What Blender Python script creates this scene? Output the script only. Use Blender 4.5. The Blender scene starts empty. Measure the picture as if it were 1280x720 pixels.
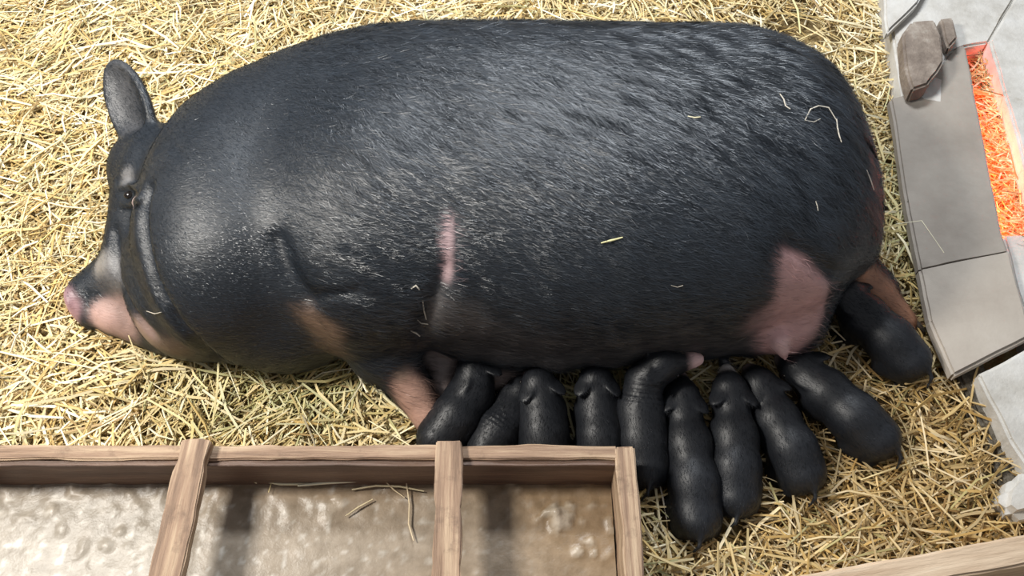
import bpy, math, random
import numpy as np
from mathutils import Vector, Matrix, noise

R = random.Random(7)
NR = np.random.RandomState(11)
scene = bpy.context.scene
COL = scene.collection

# ------------------------------------------------------------------ camera, light, exposure
FPX = 1130.0
PITCH = math.radians(57.0)
DIST = 1.77
AIM = Vector((0.0, 0.0, 0.20))
CAM = AIM + Vector((0.0, -DIST * math.cos(PITCH), DIST * math.sin(PITCH)))
FWD = (AIM - CAM).normalized()
RIGHT = Vector((1.0, 0.0, 0.0))
UP = RIGHT.cross(FWD)

cam_d = bpy.data.cameras.new('camera')
cam_d.sensor_width = 36.0
cam_d.lens = 36.0 * FPX / 1280.0
cam_d.clip_start = 0.01
cam = bpy.data.objects.new('camera', cam_d)
cam.location = CAM
cam.rotation_euler = FWD.to_track_quat('-Z', 'Y').to_euler()
COL.objects.link(cam)
scene.camera = cam

scene.view_settings.view_transform = 'Standard'
scene.view_settings.look = 'None'
scene.view_settings.gamma = 1.0
scene.view_settings.use_curve_mapping = False
scene.view_settings.exposure = 0.0

world = bpy.data.worlds.new('barn_air')
scene.world = world
world.use_nodes = True
world.node_tree.nodes['Background'].inputs['Color'].default_value = (0.93, 0.95, 1.0, 1)
world.node_tree.nodes['Background'].inputs['Strength'].default_value = 0.28


def area_light(name, loc, target, sx, sy, power, color):
    d = bpy.data.lights.new(name, 'AREA')
    d.shape = 'RECTANGLE'
    d.size = sx
    d.size_y = sy
    d.energy = power
    d.color = color
    o = bpy.data.objects.new(name, d)
    o.location = loc
    o.rotation_euler = (Vector(target) - Vector(loc)).to_track_quat('-Z', 'Y').to_euler()
    COL.objects.link(o)
    return o


area_light('barn_lamp', (-1.70, -0.05, 2.15), (-0.4, 0.0, 0.1), 0.42, 0.42, 80, (1.0, 0.955, 0.88))
area_light('window_daylight', (0.0, 2.0, 2.5), (0.0, 0.2, 0.2), 1.0, 0.45, 92, (0.90, 0.95, 1.0))


# ------------------------------------------------------------------ helpers: pixels to world
def ray(px, py):
    d = FWD + RIGHT * ((px - 640.0) / FPX) + UP * ((360.0 - py) / FPX)
    return d.normalized()


def P(px, py, z=0.0):
    d = ray(px, py)
    t = (z - CAM.z) / d.z
    return CAM + d * t


def V3(v):
    return np.array([v[0], v[1], v[2]], dtype=np.float64)


# ------------------------------------------------------------------ implicit surfaces
def sd_cone(p, a, b, ra, rb):
    a = V3(a); b = V3(b)
    ab = b - a
    t = np.clip(((p - a) @ ab) / max(ab @ ab, 1e-9), 0, 1)
    q = p - a - t[..., None] * ab
    return np.sqrt((q * q).sum(-1)) - (ra + (rb - ra) * t)


def sd_ell(p, c, r, M=None):
    q = p - V3(c)
    if M is not None:
        q = q @ np.array(M)            # columns of M are the local axes
    r = np.array(r, dtype=np.float64)
    k0 = np.sqrt(((q / r) ** 2).sum(-1))
    k1 = np.sqrt(((q / (r * r)) ** 2).sum(-1))
    return k0 * (k0 - 1.0) / np.maximum(k1, 1e-6)


def smin(a, b, k):
    h = np.clip(0.5 + 0.5 * (b - a) / k, 0, 1)
    return b + (a - b) * h - k * h * (1 - h)


def smax(a, b, k):
    return -smin(-a, -b, k)


def axes(xdir, up=(0, 0, 1)):
    x = Vector(xdir).normalized()
    u = Vector(up)
    y = u.cross(x).normalized()
    z = x.cross(y).normalized()
    return np.array([[x[i], y[i], z[i]] for i in range(3)])


def polyline_dist(p, pts):
    d = None
    for a, b in zip(pts[:-1], pts[1:]):
        e = sd_cone(p, a, b, 0.0, 0.0)
        d = e if d is None else np.minimum(d, e)
    return d


def nets(fn, lo, hi, h):
    """surface nets of fn over a box: vertices and quads"""
    lo = np.array(lo, float); hi = np.array(hi, float)
    n = np.ceil((hi - lo) / h).astype(int) + 1
    xs = [lo[i] + h * np.arange(n[i]) for i in range(3)]
    V = np.empty(tuple(n), dtype=np.float32)
    Y, Z = np.meshgrid(xs[1], xs[2], indexing='ij')
    step = 24
    for i in range(0, n[0], step):
        xx = xs[0][i:i + step]
        g = np.empty((len(xx), n[1], n[2], 3))
        g[..., 0] = xx[:, None, None]
        g[..., 1] = Y
        g[..., 2] = Z
        V[i:i + step] = fn(g)
    ins = V < 0
    cs = [ins[a:n[0] - 1 + a, b:n[1] - 1 + b, c:n[2] - 1 + c] for a in (0, 1) for b in (0, 1) for c in (0, 1)]
    anyc = np.logical_or.reduce(cs)
    allc = np.logical_and.reduce(cs)
    act = anyc & ~allc
    ci = np.argwhere(act)
    idx = -np.ones(act.shape, dtype=np.int64)
    idx[act] = np.arange(len(ci))
    acc = np.zeros((len(ci), 3)); cnt = np.zeros(len(ci))
    corners = [(a, b, c) for a in (0, 1) for b in (0, 1) for c in (0, 1)]
    for ca in corners:
        for ax in range(3):
            if ca[ax] == 1:
                continue
            cb = list(ca); cb[ax] = 1
            va = V[ci[:, 0] + ca[0], ci[:, 1] + ca[1], ci[:, 2] + ca[2]].astype(float)
            vb = V[ci[:, 0] + cb[0], ci[:, 1] + cb[1], ci[:, 2] + cb[2]].astype(float)
            m = (va < 0) != (vb < 0)
            t = np.where(m, va / np.where(m, va - vb, 1), 0)
            pt = np.tile(np.array(ca, float), (len(ci), 1))
            pt[:, ax] += t
            acc += pt * m[:, None]
            cnt += m
    verts = lo + h * (ci + acc / cnt[:, None])
    quads = []
    a, b = ins[:-1, 1:-1, 1:-1], ins[1:, 1:-1, 1:-1]
    w = np.argwhere(a != b); i, j, k = w[:, 0], w[:, 1] + 1, w[:, 2] + 1
    q = np.stack([idx[i, j - 1, k - 1], idx[i, j, k - 1], idx[i, j, k], idx[i, j - 1, k]], 1)
    f = ins[i, j, k]; q[~f] = q[~f][:, ::-1]; quads.append(q)
    a, b = ins[1:-1, :-1, 1:-1], ins[1:-1, 1:, 1:-1]
    w = np.argwhere(a != b); i, j, k = w[:, 0] + 1, w[:, 1], w[:, 2] + 1
    q = np.stack([idx[i - 1, j, k - 1], idx[i - 1, j, k], idx[i, j, k], idx[i, j, k - 1]], 1)
    f = ins[i, j, k]; q[~f] = q[~f][:, ::-1]; quads.append(q)
    a, b = ins[1:-1, 1:-1, :-1], ins[1:-1, 1:-1, 1:]
    w = np.argwhere(a != b); i, j, k = w[:, 0] + 1, w[:, 1] + 1, w[:, 2]
    q = np.stack([idx[i - 1, j - 1, k], idx[i, j - 1, k], idx[i, j, k], idx[i - 1, j, k]], 1)
    f = ins[i, j, k]; q[~f] = q[~f][:, ::-1]; quads.append(q)
    quads = np.concatenate(quads)
    # light smoothing
    for _ in range(2):
        s = np.zeros_like(verts); c = np.zeros(len(verts))
        for e in range(4):
            u, v = quads[:, e], quads[:, (e + 1) % 4]
            np.add.at(s, u, verts[v]); np.add.at(c, u, 1)
            np.add.at(s, v, verts[u]); np.add.at(c, v, 1)
        verts = verts * 0.5 + 0.5 * s / c[:, None]
    return verts, quads


def vnormals(verts, faces):
    a = verts[faces[:, 2]] - verts[faces[:, 0]]
    b = verts[faces[:, 3]] - verts[faces[:, 1]]
    fn = np.cross(a, b)
    n = np.zeros_like(verts)
    for e in range(4):
        np.add.at(n, faces[:, e], fn)
    return n / np.maximum(np.linalg.norm(n, axis=1, keepdims=True), 1e-12)


def surface_at(fn, px, py, zmax=0.62):
    """first surface point of fn on the line through a point of the picture"""
    d = V3(ray(px, py))
    t0 = (zmax - CAM.z) / d[2]
    t1 = (-0.02 - CAM.z) / d[2]
    ts = np.linspace(t0, t1, 900)
    pts = V3(CAM) + ts[:, None] * d
    v = fn(pts)
    w = np.where(v < 0)[0]
    if len(w) == 0:
        return Vector(pts[-1])
    return Vector(pts[w[0]])


def grad_at(fn, p, e=0.003):
    p = V3(p)
    q = np.array([p + [e, 0, 0], p - [e, 0, 0], p + [0, e, 0], p - [0, e, 0], p + [0, 0, e], p - [0, 0, e]])
    v = fn(q)
    return Vector((v[0] - v[1], v[2] - v[3], v[4] - v[5])).normalized()


# ------------------------------------------------------------------ helpers: objects
def mesh_from(name, verts, faces, mat=None, smooth=True, cols=None, origin=None):
    verts = np.asarray(verts, dtype=np.float64)
    if origin is not None:
        verts = verts - V3(origin)
    faces = np.asarray(faces)
    me = bpy.data.meshes.new(name)
    nf, k = faces.shape
    me.vertices.add(len(verts))
    me.vertices.foreach_set('co', verts.astype(np.float32).ravel())
    me.loops.add(nf * k)
    me.loops.foreach_set('vertex_index', faces.astype(np.int32).ravel())
    me.polygons.add(nf)
    me.polygons.foreach_set('loop_start', np.arange(0, nf * k, k, dtype=np.int32))
    me.update(calc_edges=True)
    me.polygons.foreach_set('use_smooth', np.full(nf, smooth))
    if cols is not None:
        at = me.color_attributes.new('Col', 'FLOAT_COLOR', 'POINT')
        c = np.ones((len(verts), 4), dtype=np.float32)
        c[:, :cols.shape[1]] = cols
        at.data.foreach_set('color', c.ravel())
    me.validate()
    if mat:
        me.materials.append(mat)
    return me


def link(name, me, parent=None, loc=None, **props):
    o = bpy.data.objects.new(name, me)
    COL.objects.link(o)
    if parent is not None:
        o.parent = parent
    if loc is not None:
        o.location = loc
    for k, v in props.items():
        o[k] = v
    return o


def empty(name, loc, **props):
    o = bpy.data.objects.new(name, None)
    COL.objects.link(o)
    o.location = loc
    o.empty_display_size = 0.05
    for k, v in props.items():
        o[k] = v
    return o


# ------------------------------------------------------------------ materials
def new_mat(name):
    m = bpy.data.materials.new(name)
    m.use_nodes = True
    nt = m.node_tree
    return m, nt, nt.nodes['Principled BSDF']


def N(nt, typ, **kw):
    n = nt.nodes.new(typ)
    for k, v in kw.items():
        if k in n.inputs:
            n.inputs[k].default_value = v
        else:
            setattr(n, k, v)
    return n


def ramp(nt, stops):
    n = nt.nodes.new('ShaderNodeValToRGB')
    cr = n.color_ramp
    while len(cr.elements) < len(stops):
        cr.elements.new(0.5)
    for e, (p, c) in zip(cr.elements, stops):
        e.position = p
        e.color = (c[0], c[1], c[2], 1)
    return n


def tex(nt, scale, stretch=(1, 1, 1), detail=5.0, rough=0.6, kind='Object'):
    tc = N(nt, 'ShaderNodeTexCoord')
    mp = N(nt, 'ShaderNodeMapping')
    mp.inputs['Scale'].default_value = stretch
    nt.links.new(tc.outputs[kind], mp.inputs['Vector'])
    no = N(nt, 'ShaderNodeTexNoise')
    no.inputs['Scale'].default_value = scale
    no.inputs['Detail'].default_value = detail
    no.inputs['Roughness'].default_value = rough
    nt.links.new(mp.outputs['Vector'], no.inputs['Vector'])
    return no


def bump(nt, bsdf, src, strength, dist=0.002):
    b = N(nt, 'ShaderNodeBump')
    b.inputs['Strength'].default_value = strength
    b.inputs['Distance'].default_value = dist
    nt.links.new(src, b.inputs['Height'])
    nt.links.new(b.outputs['Normal'], bsdf.inputs['Normal'])


def mat_hide(name, rough, bscale, bstr, spec=0.5, sheen=0.0):
    m, nt, b = new_mat(name)
    at = N(nt, 'ShaderNodeAttribute', attribute_name='Col')
    no = tex(nt, 18, (1, 1, 1), 6)
    mx = N(nt, 'ShaderNodeMix', data_type='RGBA', blend_type='MULTIPLY')
    mx.inputs[0].default_value = 0.6
    rp = ramp(nt, [(0.3, (0.55, 0.55, 0.55)), (0.7, (1.35, 1.35, 1.35))])
    nt.links.new(no.outputs['Fac'], rp.inputs[0])
    nt.links.new(at.outputs['Color'], mx.inputs[6])
    nt.links.new(rp.outputs[0], mx.inputs[7])
    nt.links.new(mx.outputs[2], b.inputs['Base Color'])
    b.inputs['Roughness'].default_value = rough
    b.inputs['Specular IOR Level'].default_value = spec
    b.inputs['Sheen Weight'].default_value = sheen
    fine = tex(nt, bscale, (0.22, 1, 1), 4)
    bump(nt, b, fine.outputs['Fac'], bstr, 0.003)
    return m


def mat_strand(name, rough, spec=0.6):
    m, nt, b = new_mat(name)
    at = N(nt, 'ShaderNodeAttribute', attribute_name='Col')
    nt.links.new(at.outputs['Color'], b.inputs['Base Color'])
    b.inputs['Roughness'].default_value = rough
    b.inputs['Specular IOR Level'].default_value = spec
    return m


def mat_noise(name, stops, scale, stretch=(1, 1, 1), rough=0.7, bstr=0.5, bdist=0.003, bscale=None, spots=None, spec=0.4):
    m, nt, b = new_mat(name)
    no = tex(nt, scale, stretch, 8, 0.65)
    rp = ramp(nt, stops)
    nt.links.new(no.outputs['Fac'], rp.inputs[0])
    out = rp.outputs[0]
    if spots:
        s2 = tex(nt, spots[0], (1, 1, 1), 6, 0.7)
        r2 = ramp(nt, [(spots[1], (0, 0, 0)), (spots[2], (1, 1, 1))])
        nt.links.new(s2.outputs['Fac'], r2.inputs[0])
        mx = N(nt, 'ShaderNodeMix', data_type='RGBA')
        mx.inputs[7].default_value = (*spots[3], 1)
        nt.links.new(r2.outputs[0], mx.inputs[0])
        nt.links.new(out, mx.inputs[6])
        out = mx.outputs[2]
    nt.links.new(out, b.inputs['Base Color'])
    b.inputs['Roughness'].default_value = rough
    b.inputs['Specular IOR Level'].default_value = spec
    f = tex(nt, bscale or scale * 5, stretch, 6, 0.65)
    bump(nt, b, f.outputs['Fac'], bstr, bdist)
    return m


M_SOW = mat_hide('sow_hide', 0.46, 260, 0.4, 0.6)
M_PIG = mat_hide('piglet_hide', 0.48, 420, 0.10, 0.5)
M_FUR = mat_strand('sow_hair', 0.43, 0.9)
M_FUR2 = mat_strand('piglet_hair', 0.6, 0.3)
M_STRAW = mat_strand('straw', 0.55, 0.35)
M_HOOF = mat_noise('hoof_horn', [(0.3, (0.03, 0.025, 0.02)), (0.7, (0.10, 0.08, 0.06))], 30, rough=0.5)
M_LITTER = mat_noise('litter', [(0.3, (0.10, 0.065, 0.025)), (0.5, (0.27, 0.19, 0.08)), (0.7, (0.46, 0.35, 0.17))], 30,
                     rough=0.9, bstr=0.9, bdist=0.01, bscale=120)
WOODTOP = [(0.30, (0.13, 0.078, 0.05)), (0.46, (0.31, 0.20, 0.13)), (0.66, (0.60, 0.45, 0.30))]
M_WOOD = mat_noise('wet_trough_wood', WOODTOP, 14, (0.16, 3, 3), 0.6, 0.8, 0.003, 60, spots=(14, 0.55, 0.72, (0.16, 0.10, 0.065)))
M_WOODD = mat_noise('soaked_shaded_wood', [(0.3, (0.07, 0.040, 0.028)), (0.55, (0.17, 0.105, 0.075)), (0.75, (0.30, 0.20, 0.14))],
                    9, (0.35, 3, 3), 0.45, 0.8, 0.003, 60)  # soaked wood, darkened further for shade on the far inner wall
M_PLANK = mat_noise('pale_plank', [(0.3, (0.45, 0.31, 0.20)), (0.55, (0.68, 0.53, 0.38)), (0.75, (0.80, 0.70, 0.56))], 9, (0.3, 3, 3),
                    0.65, 0.7, 0.003, 60)
M_SLAB = mat_noise('dusty_board', [(0.3, (0.27, 0.235, 0.20)), (0.6, (0.37, 0.33, 0.285)), (0.8, (0.45, 0.41, 0.36))], 5, (1, 1, 1),
                   0.75, 0.35, 0.002, 90)
M_SLAB2 = mat_noise('pale_dusty_board', [(0.3, (0.38, 0.33, 0.28)), (0.6, (0.47, 0.42, 0.36)), (0.8, (0.55, 0.50, 0.45))], 5, (1, 1, 1),
                    0.75, 0.35, 0.002, 90)
M_LIME = mat_noise('limewashed_concrete', [(0.3, (0.40, 0.375, 0.33)), (0.5, (0.58, 0.56, 0.52)), (0.75, (0.72, 0.71, 0.69))], 7, (1, 1, 1),
                   0.8, 0.6, 0.004, 50, spots=(11, 0.60, 0.74, (0.40, 0.36, 0.30)))
M_STONE = mat_noise('brown_stone', [(0.3, (0.13, 0.10, 0.08)), (0.55, (0.27, 0.22, 0.18)), (0.8, (0.50, 0.45, 0.39))], 16, (1, 1, 1),
                    0.8, 0.8, 0.006, 60)
M_DIRT = mat_noise('dark_grit', [(0.3, (0.06, 0.05, 0.035)), (0.6, (0.17, 0.145, 0.11)), (0.8, (0.42, 0.40, 0.36))], 45, (1, 1, 1),
                   0.9, 0.9, 0.01, 100)


def mat_slop():
    m, nt, b = new_mat('feed_slop')
    at = N(nt, 'ShaderNodeAttribute', attribute_name='Col')
    no = tex(nt, 34, (1, 1, 1), 6, 0.6)
    rp = ramp(nt, [(0.3, (0.72, 0.70, 0.66)), (0.7, (1.15, 1.15, 1.15))])
    nt.links.new(no.outputs['Fac'], rp.inputs[0])
    mx = N(nt, 'ShaderNodeMix', data_type='RGBA', blend_type='MULTIPLY')
    mx.inputs[0].default_value = 1.0
    nt.links.new(at.outputs['Color'], mx.inputs[6])
    nt.links.new(rp.outputs[0], mx.inputs[7])
    nt.links.new(mx.outputs[2], b.inputs['Base Color'])
    b.inputs['Roughness'].default_value = 0.36
    b.inputs['Specular IOR Level'].default_value = 0.33
    f = tex(nt, 60, (1, 1, 1), 5, 0.6)
    bump(nt, b, f.outputs['Fac'], 0.35, 0.004)
    return m


M_SLOP = mat_slop()

# ------------------------------------------------------------------ setting: ground
TROUGH_Z = 0.165


def bed_h(x, y):
    return (0.018 * noise.noise((x * 2.3, y * 2.3, 3.1)) + 0.010 * noise.noise((x * 7, y * 7, 9.0)) + 0.012)


def in_poly(x, y, poly):
    c = False
    for (ax_, ay), (bx_, by) in zip(poly, poly[1:] + poly[:1]):
        if (ay > y) != (by > y) and x < (bx_ - ax_) * (y - ay) / (by - ay) + ax_:
            c = not c
    return c


CREEP = [(P(u, v, z).x, P(u, v, z).y) for u, v, z in ((1150, 90, 0), (1190, 60, 0), (1320, 30, 0), (1400, 260, 0), (1310, 330, 0), (1200, 330, 0))]


GA, GB = P(1205, 58, .085), P(1256, 300, .085)


def heap(x, y):
    xl = GA.x + (GB.x - GA.x) * (y - GA.y) / (GB.y - GA.y)
    t = np.clip((x - xl + 0.02) / 0.09, 0, 1)
    return -0.05 + 0.10 * t


def ground():
    nx, ny = 260, 230
    xs = np.linspace(-2.2, 2.2, nx); ys = np.linspace(-1.6, 2.3, ny)
    v = [(x, y, heap(x, y) - 0.02 if in_poly(x, y, CREEP) else bed_h(x, y) - 0.012) for x in xs for y in ys]
    f = [(i * ny + j, (i + 1) * ny + j, (i + 1) * ny + j + 1, i * ny + j + 1) for i in range(nx - 1) for j in range(ny - 1)]
    me = mesh_from('floor', v, f, M_LITTER)
    link('floor', me, kind='structure', label='barn floor under trodden straw litter')


ground()

# ------------------------------------------------------------------ sow
def sow_fn_factory():
    # the barrel: outline of the back and of the belly at stations along the body
    st = [  # px, top, bottom, half width, centre height
        (250, 128, 330, 0.13, 0.17), (290, 92, 372, 0.16, 0.19), (340, 68, 402, 0.185, 0.20), (400, 48, 414, 0.20, 0.21), (460, 37, 424, 0.215, 0.22),
        (520, 33, 432, 0.225, 0.23), (600, 32, 432, 0.235, 0.235), (680, 33, 440, 0.235, 0.235), (760, 34, 440, 0.235, 0.235),
        (830, 36, 434, 0.23, 0.23), (890, 35, 428, 0.225, 0.225), (940, 37, 408, 0.215, 0.22), (985, 48, 398, 0.20, 0.21),
        (1020, 66, 368, 0.185, 0.20), (1045, 88, 350, 0.165, 0.19), (1060, 116, 338, 0.14, 0.18), (1072, 145, 322, 0.11, 0.17),
        (1079, 176, 296, 0.08, 0.165), (1084, 205, 270, 0.05, 0.16), (1087, 224, 250, 0.012, 0.16)]
    X, CY, RY, RZ, CZ = [], [], [], [], []
    cy0, cz0 = CAM.y, CAM.z
    for px, top, bot, rz, cz in st:
        rt, rb = ray(px, top), ray(px, bot)

        def line(r):
            n = Vector((0, r.z, -r.y)).normalized()
            return n.y, n.z, n.y * cy0 + n.z * cz0
        (a1, b1, c1), (a2, b2, c2) = line(rt), line(rb)
        # make both normals point to +y
        if a1 < 0: a1, b1, c1 = -a1, -b1, -c1
        if a2 < 0: a2, b2, c2 = -a2, -b2, -c2
        lo, hi = 0.0, 1.0
        for _ in range(50):
            ry = (lo + hi) / 2
            yt = (c1 - b1 * cz - math.sqrt(a1 * a1 * ry * ry + b1 * b1 * rz * rz)) / a1
            yb = (c2 - b2 * cz + math.sqrt(a2 * a2 * ry * ry + b2 * b2 * rz * rz)) / a2
            if yt > yb: lo = ry
            else: hi = ry
        p = P(px, (top + bot) / 2, cz)
        X.append(p.x); CY.append(yt); RY.append(max(ry, 0.01)); RZ.append(rz); CZ.append(cz)
    X = np.array(X)

    def barrel(p):
        x = p[..., 0]
        cy = np.interp(x, X, CY); ry = np.interp(x, X, RY); rz = np.interp(x, X, RZ); cz = np.interp(x, X, CZ)
        n = 2.25
        q = (np.abs((p[..., 1] - cy) / ry) ** n + np.abs((p[..., 2] - cz) / rz) ** n) ** (1 / n)
        d = (q - 1) * np.minimum(ry, rz)
        end = np.maximum(X[0] - x, x - X[-1])
        return np.where(end > 0, np.sqrt(np.maximum(d, 0) ** 2 + np.maximum(end, 0) ** 2) + 0.002, d)

    E = []   # (function, blend)

    def ell(px, py, z, r, ang=0.0, k=0.04, tilt=0.0):
        c = P(px, py, z)
        M = axes((math.cos(math.radians(ang)) * math.cos(math.radians(tilt)), math.sin(math.radians(ang)) * math.cos(math.radians(tilt)), math.sin(math.radians(tilt))))
        E.append((lambda p: sd_ell(p, c, r, M), k))

    def cone(a, b, ra, rb, k=0.03):
        A, B = P(*a), P(*b)
        E.append((lambda p: sd_cone(p, A, B, ra, rb), k))

    # neck crest, jowl and shoulder
    ell(300, 235, 0.185, (0.19, 0.235, 0.185), -12, 0.07)
    ell(303, 325, 0.195, (0.172, 0.20, 0.195), -28, 0.06)
    ell(285, 270, 0.20, (0.145, 0.20, 0.18), -10, 0.07)
    ell(238, 285, 0.215, (0.085, 0.13, 0.115), -12, 0.05)
    ell(350, 395, 0.12, (0.15, 0.115, 0.12), -10, 0.04)
    ell(468, 270, 0.225, (0.20, 0.26, 0.218), -4, 0.08)
    # haunch
    ell(960, 205, 0.225, (0.165, 0.25, 0.205), 8, 0.05)
    cone((985, 240, 0.23), (1050, 300, 0.20), 0.14, 0.070, 0.02)
    # lower cheek and head
    ell(222, 352, 0.13, (0.105, 0.165, 0.13), 18, 0.012)
    ell(250, 395, 0.09, (0.13, 0.09, 0.09), -22, 0.03)
    ell(212, 232, 0.14, (0.11, 0.14, 0.13), 10, 0.03)
    cone((190, 262, 0.14), (168, 338, 0.105), 0.085, 0.07, 0.03)
    ell(170, 212, 0.15, (0.055, 0.075, 0.075), 0, 0.03)      # brow
    cone((172, 330, 0.09), (112, 368, 0.06), 0.066, 0.047, 0.02)
    cone((168, 385, 0.055), (118, 392, 0.045), 0.052, 0.036, 0.02)
    cone((210, 415, 0.05), (150, 398, 0.045), 0.05, 0.04, 0.02)
    # snout disc
    sa, sb = P(101, 378, 0.06), P(92, 381, 0.06)
    Ms = axes(sb - sa)
    E.append((lambda p: sd_ell(p, sb, (0.012, 0.034, 0.042), Ms), 0.006))
    # fold between eye and cheek
    ell(180, 190, 0.16, (0.035, 0.045, 0.06), 40, 0.02)
    # forelegs
    cone((450, 360, 0.20), (478, 436, 0.12), 0.125, 0.068, 0.03)
    cone((478, 432, 0.12), (516, 490, 0.075), 0.068, 0.038, 0.012)
    cone((516, 488, 0.075), (540, 532, 0.045), 0.038, 0.029, 0.012)
    cone((500, 400, 0.08), (553, 455, 0.045), 0.07, 0.032, 0.02)
    cone((553, 455, 0.045), (552, 500, 0.035), 0.032, 0.026, 0.015)
    # hind legs
    cone((1045, 320, 0.12), (1088, 360, 0.07), 0.07, 0.045, 0.03)
    cone((1088, 360, 0.07), (1130, 402, 0.04), 0.043, 0.027, 0.02)
    # udder: swollen glands along the belly, each with a teat
    for (px, py, z, r) in [(590, 408, 0.14, 0.068), (640, 418, 0.13, 0.068), (700, 424, 0.13, 0.064), (760, 420, 0.13, 0.064), (822, 412, 0.13, 0.064),
                           (880, 408, 0.12, 0.066), (935, 406, 0.12, 0.064), (622, 462, 0.05, 0.045), (558, 442, 0.05, 0.040),
                           (985, 400, 0.12, 0.072), (1004, 362, 0.14, 0.060), (1012, 395, 0.08, 0.035)]:
        c = P(px, py, z)
        E.append((lambda p, c=c, r=r: sd_ell(p, c, (r, r, r * 0.95)), 0.035))
    for (a, b, ra, rb) in [((976, 420, 0.10), (979, 441, 0.055), 0.017, 0.008), ((744, 452, 0.07), (746, 458, 0.06), 0.014, 0.008),
                           ((905, 455, 0.07), (908, 464, 0.06), 0.013, 0.007), ((648, 464, 0.07), (650, 470, 0.06), 0.013, 0.007)]:
        A, B = P(*a), P(*b)
        E.append((lambda p, A=A, B=B, ra=ra, rb=rb: sd_cone(p, A, B, ra, rb), 0.012))
    # the upper ear: a cupped leaf
    base, tip = P(184, 186, 0.20), P(140, 82, 0.27)
    ax = (tip - base).normalized()
    face = Vector((-0.45, -0.45, 0.75)).normalized()
    Me = axes(ax, face)
    cen = (base + tip) / 2
    L = (tip - base).length / 2 + 0.012

    def ear(p):
        o = sd_ell(p, cen, (L, 0.060, 0.026), Me)
        i = sd_ell(p, cen + face * 0.020 + ax * 0.004, (L * 0.90, 0.050, 0.026), Me)
        return smax(o, -i, 0.006)
    ear2b, ear2t = P(203, 160, 0.17), P(206, 200, 0.20)

    grooves = []

    def base_fn(p):
        d = barrel(p)
        for f, k in E:
            d = smin(d, f(p), k)
        d = smin(d, ear(p), 0.016)
        return d

    def groove(pts, w, depth, k=0.012):
        s = [surface_at(base_fn, x, y) for x, y in pts]
        grooves.append((s, w, depth, k))

    groove([(184, 236), (177, 262), (178, 290), (188, 340), (208, 385), (240, 425), (270, 448)], 0.015, 0, 0.016)
    groove([(346, 300), (360, 345), (383, 376)], 0.008, 0, 0.030)
    groove([(553, 335), (540, 375), (524, 415)], 0.008, 0, 0.026)
    groove([(378, 372), (410, 368), (440, 366)], 0.004, 0, 0.02)
    groove([(150, 240), (160, 238), (172, 243)], 0.004, 0, 0.008)
    groove([(153, 262), (163, 262), (175, 256)], 0.004, 0, 0.008)
    groove([(146, 226), (158, 222), (170, 226)], 0.003, 0, 0.010)
    groove([(142, 290), (146, 335), (162, 382), (190, 418)], 0.010, 0, 0.014)
    groove([(982, 300), (1012, 320), (1038, 343)], 0.012, 0, 0.014)
    groove([(196, 190), (214, 180), (226, 196)], 0.004, 0, 0.012)
    groove([(104, 360), (110, 382), (116, 400)], 0.003, 0, 0.006)

    ridges = [([surface_at(base_fn, x, y) for x, y in q], w) for q, w in [
        ([(152, 234), (161, 231), (172, 236)], 0.006), ([(155, 255), (164, 256), (174, 250)], 0.0075)]]

    tq = surface_at(base_fn, 974, 424)
    te = P(981, 447, max(0.05, tq.z - 0.035))
    tm = tq.lerp(te, 0.55)

    def fn(p):
        d = base_fn(p)
        d = smin(d, sd_cone(p, tq, tm, 0.020, 0.0135), 0.014)
        d = smin(d, sd_cone(p, tm, te, 0.010, 0.0075), 0.006)
        for s, w in ridges:
            d = smin(d, polyline_dist(p, s) - w, 0.010)
        for s, w, depth, k in grooves:
            d = smax(d, w - polyline_dist(p, s), k)
        # flattened where she lies on the litter
        return smax(d, 0.012 - p[..., 2], 0.02)
    return fn, base_fn


sow_fn, sow_base = sow_fn_factory()
H_SOW = 0.0065
sv, sq = nets(sow_fn, (-1.05, -0.50, -0.01), (0.95, 0.78, 0.56), H_SOW)
sn = vnormals(sv, sq)


def blob(verts, px, py, r, fn=sow_base, sy=1.0):
    c = V3(surface_at(fn, px, py))
    d = verts - c
    return np.clip(1.5 - 1.0 * np.sqrt((d[:, 0]) ** 2 + (d[:, 1] / sy) ** 2 + (d[:, 2] / sy) ** 2) / r, 0, 1)


def mixc(col, w, c):
    w = (w * w * (3 - 2 * w))[:, None]
    return col * (1 - w) + np.array(c)[None] * w


BLACK = (0.011, 0.015, 0.021)


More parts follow.
